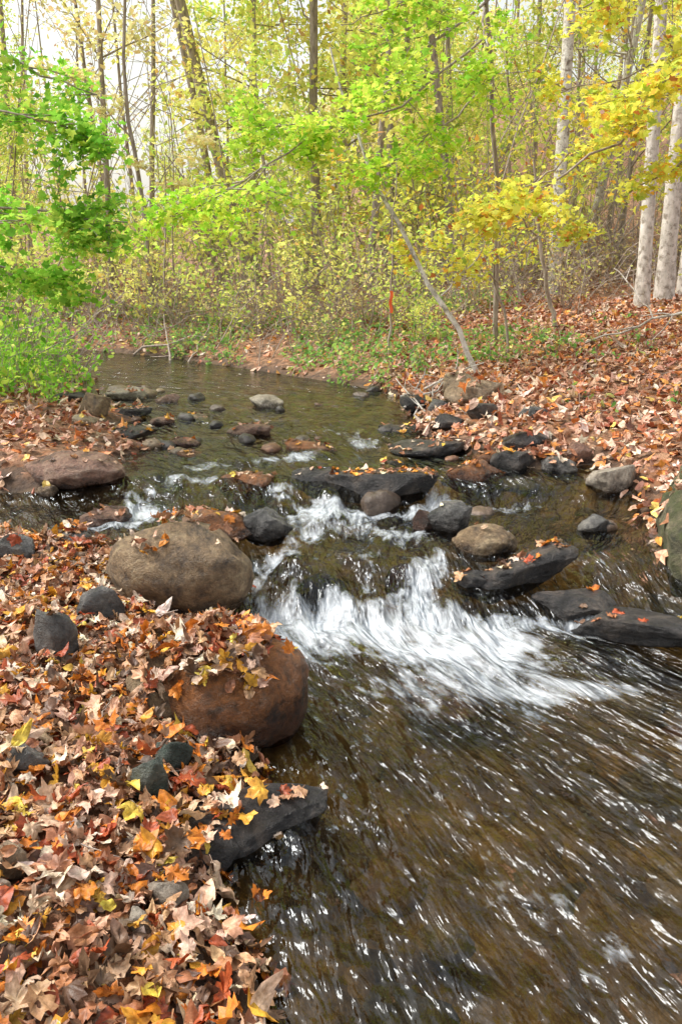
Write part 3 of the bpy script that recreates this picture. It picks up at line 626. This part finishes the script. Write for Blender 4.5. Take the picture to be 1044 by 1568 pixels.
def thicket(name,n,xr,yr,h,seed,bark=M_stem,pal=YGR,nl=4,rr=1):
    p=Plant(seed);rs=p.rs
    xx=rs.uniform(*xr,n);yy=rs.uniform(*yr,n);k=sdist(xx,yy)>.1;xx=xx[k];yy=yy[k];zz=H(xx,yy)
    for x,y,z in zip(xx,yy,zz):
        l=h*rs.uniform(.4,1.2)
        pts=wander((x,y,z-.03),(rs.normal(0,.7/rr),rs.normal(0,.5/rr),1),l,7,rs,.14/rr,-.06/rr**3);p.tube(pts,np.linspace(.007,.003,7)*rs.uniform(.6,1.5)*rr,3)
        for _ in range(2):
            i=rs.integers(2,6);q=wander(pts[i],rs.normal(0,1,3)+(0,0,.5),l*.35,4,rs,.2,-.02);p.tube(q,np.linspace(.004,.002,4)*rr,3)
        m=rs.poisson(nl)
        if m: p.L.append(pts[rs.integers(2,7,m)]+rs.normal(0,.07,(m,3)))
    addobj(name,p.mesh(name,bark,'quad',.055,pal))
thicket('brush_thicket',700,(-7,3),(10.2,15.5),1.4,61,pal=YGR,nl=4)
thicket('brush_thicket',420,(2.5,9),(11.5,17),1.6,62,pal=BRN,nl=4)
thicket('brush_thicket',160,(-6,-3),(7.5,11),1.2,63)
thicket('slender_saplings',170,(-7,10),(13.5,22),5.5,64,pal=YEL,nl=5,rr=2.2)
def weeds(name,n,xr,yr,h,pal,seed,kind,size,nl,dmin=.05,thr=-.08):
    p=Plant(seed);rs=p.rs
    xx=rs.uniform(*xr,n);yy=rs.uniform(*yr,n);k=(sdist(xx,yy)>dmin)&(fbm(xx*1.1+seed,yy*1.1,o=2)>thr);xx=xx[k];yy=yy[k];zz=H(xx,yy)
    for x,y,z in zip(xx,yy,zz):
        l=h*rs.uniform(.4,1.1)
        pts=wander((x,y,z-.02),(rs.normal(0,.3),rs.normal(0,.3),1),l,5,rs,.12,0);p.tube(pts,np.linspace(.004,.002,5),3)
        u=rs.uniform(.5,3.99,nl);i=u.astype(int);p.L.append(pts[i]+(pts[np.minimum(i+1,4)]-pts[i])*(u-i)[:,None]+rs.normal(0,.035,(nl,3)))
    addobj(name,p.mesh(name,M_stem,kind,size,pal,.5))
IVY=[(3,(.20,.42,.10)),(2,(.34,.54,.13)),(1,(.62,.62,.2)),(1,(.5,.3,.14))]
weeds('weed_patch',1000,(-5.5,-2.7),(6.8,10.2),.75,GRN,71,'oval',.055,9,thr=-.25)
weeds('weed_patch',240,(-3.6,-2.3),(5.6,7.6),.35,GRN,74,'oval',.045,7)
weeds('ground_cover_plants',2000,(-2.6,2.4),(8.2,13),.24,IVY,72,'oval',.05,6,thr=-.2,dmin=.02)
weeds('ground_cover_plants',700,(-7,-2),(11.3,15.2),.3,IVY,75,'oval',.06,6,thr=-.3,dmin=.0)
weeds('ground_cover_plants',300,(1.6,5),(5.5,10),.16,IVY,73,'oval',.045,5,thr=.05)
def sticks(name,specs,mat,seed=5):
    p=Plant(seed);rs=p.rs
    for a,b,r in specs:
        a=np.array(a,float);b=np.array(b,float);t=np.linspace(0,1,7)[:,None];ln=np.linalg.norm(b-a);q=a+(b-a)*t+rs.normal(0,.02*min(1,ln),(7,3));p.tube(q,np.linspace(r,r*.5,7),5)
        for _ in range(3 if ln>.3 else 1):
            i=rs.integers(1,6);w=wander(q[i],(b-a)/ln+rs.normal(0,.6,3),ln*.3,4,rs,.15);p.tube(w,np.linspace(r*.5,r*.2,4),4)
    addobj(name,p.mesh(name,mat,'quad',.05,YGR))
sticks('dead_branch',[((.55,6.9,.3),(1.1,7.3,.55),.012),((.6,7.2,.28),(.75,7.1,.62),.01),((.5,7.1,.35),(1.3,7.6,.6),.012),((.62,6.7,.26),(.9,7.3,.5),.009),((.7,6.6,.3),(.5,7.3,.5),.009)],M_barkpale)
sticks('dead_branch',[((-3.1,12.1,.3),(-2.0,11.8,.55),.02),((-2.4,11.4,.22),(-2.6,12.2,.8),.02),((-2.1,11.2,.22),(-1.9,12,.7),.015)],M_stem,6)
sticks('dead_branch',[((3.2,7.6,1.1),(2.4,8.0,.75),.015),((3.6,9.5,.9),(3.2,9.9,1.5),.012)],M_barkpale,8)
sp=[]
for _ in range(90):
    x,y=(rng.uniform(-1.5,-.2),rng.uniform(1,3.6)) if rng.random()<.5 else (rng.uniform(.8,4),rng.uniform(4.5,9))
    if float(sdist(np.array([x]),np.array([y]))[0])<.05: continue
    a=rng.uniform(0,6.28);l=rng.uniform(.06,.22);z=hz(x,y)+.05;sp.append(((x,y,z),(x+l*math.cos(a),y+l*math.sin(a),z+rng.normal(0,.02)),rng.uniform(.0012,.003)))
sticks('twig_debris',sp,M_stem,9)
m,nt,out=newmat('orange_ribbon');p_=N(nt,'ShaderNodeBsdfPrincipled');p_.inputs['Base Color'].default_value=(.95,.16,.05,1);L(nt,p_.outputs[0],out.inputs[0])
zs=np.linspace(0,.24,9);rv=[];
for i,z in enumerate(zs):
    o=.008*math.sin(i*1.1);rv+=[(-.018+o,.006*math.cos(i),-z),(.018+o,.004*math.sin(i*1.7),-z)]
rf=[[2*i,2*i+1,2*i+3,2*i+2] for i in range(8)]
addobj('survey_ribbon',mkmesh('survey_ribbon',rv,np.array(rf).ravel(),np.full(8,4),[m]),(.56,9.3,1.22))
zq=hz(.56,9.33)
sapling('sapling',[([(.56,9.33,zq-.05),(.56,9.33,1.0),(.57,9.34,1.8),(.6,9.4,2.6)],.014,.006)],[([(.57,9.34,1.5),(.9,9.3,1.8),(1.2,9.2,1.9)],.006,4)],M_stem,YGR,'lobe',.05,58,4)
# ---------------------------------------------------------------- camera, light, sky
cam=bpy.data.cameras.new('camera');co=bpy.data.objects.new('camera',cam);sc.collection.objects.link(co)
co.location=(0,0,1.4);co.rotation_euler=(math.radians(90-16.5),0,0)
cam.sensor_fit='VERTICAL';cam.sensor_height=36;cam.sensor_width=24;cam.lens=28.24;cam.clip_end=600;cam.clip_start=.05
sc.camera=co
EL,AZ=math.radians(54),math.radians(-80)
w=bpy.data.worlds.new('World');sc.world=w;w.use_nodes=True;nt=w.node_tree
bg=nt.nodes['Background'];sky=nt.nodes.new('ShaderNodeTexSky');sky.sky_type='NISHITA';sky.sun_disc=False
sky.sun_elevation=EL;sky.sun_rotation=AZ;sky.dust_density=4;sky.air_density=2.4;sky.ozone_density=1
hs=nt.nodes.new('ShaderNodeHueSaturation');hs.inputs['Saturation'].default_value=.28;hs.inputs['Value'].default_value=1.6;nt.links.new(sky.outputs[0],hs.inputs['Color'])
nt.links.new(hs.outputs[0],bg.inputs['Color']);bg.inputs['Strength'].default_value=.15
sl=bpy.data.lights.new('sun','SUN');sl.energy=3.7;sl.angle=math.radians(25);sl.color=(1,.96,.88)
so=bpy.data.objects.new('sun',sl);sc.collection.objects.link(so)
dv=Vector((math.sin(AZ)*math.cos(EL),math.cos(AZ)*math.cos(EL),math.sin(EL)))
so.rotation_euler=dv.to_track_quat('Z','Y').to_euler()
sc.view_settings.view_transform='Standard';sc.view_settings.look='None';sc.view_settings.exposure=0;sc.view_settings.gamma=1
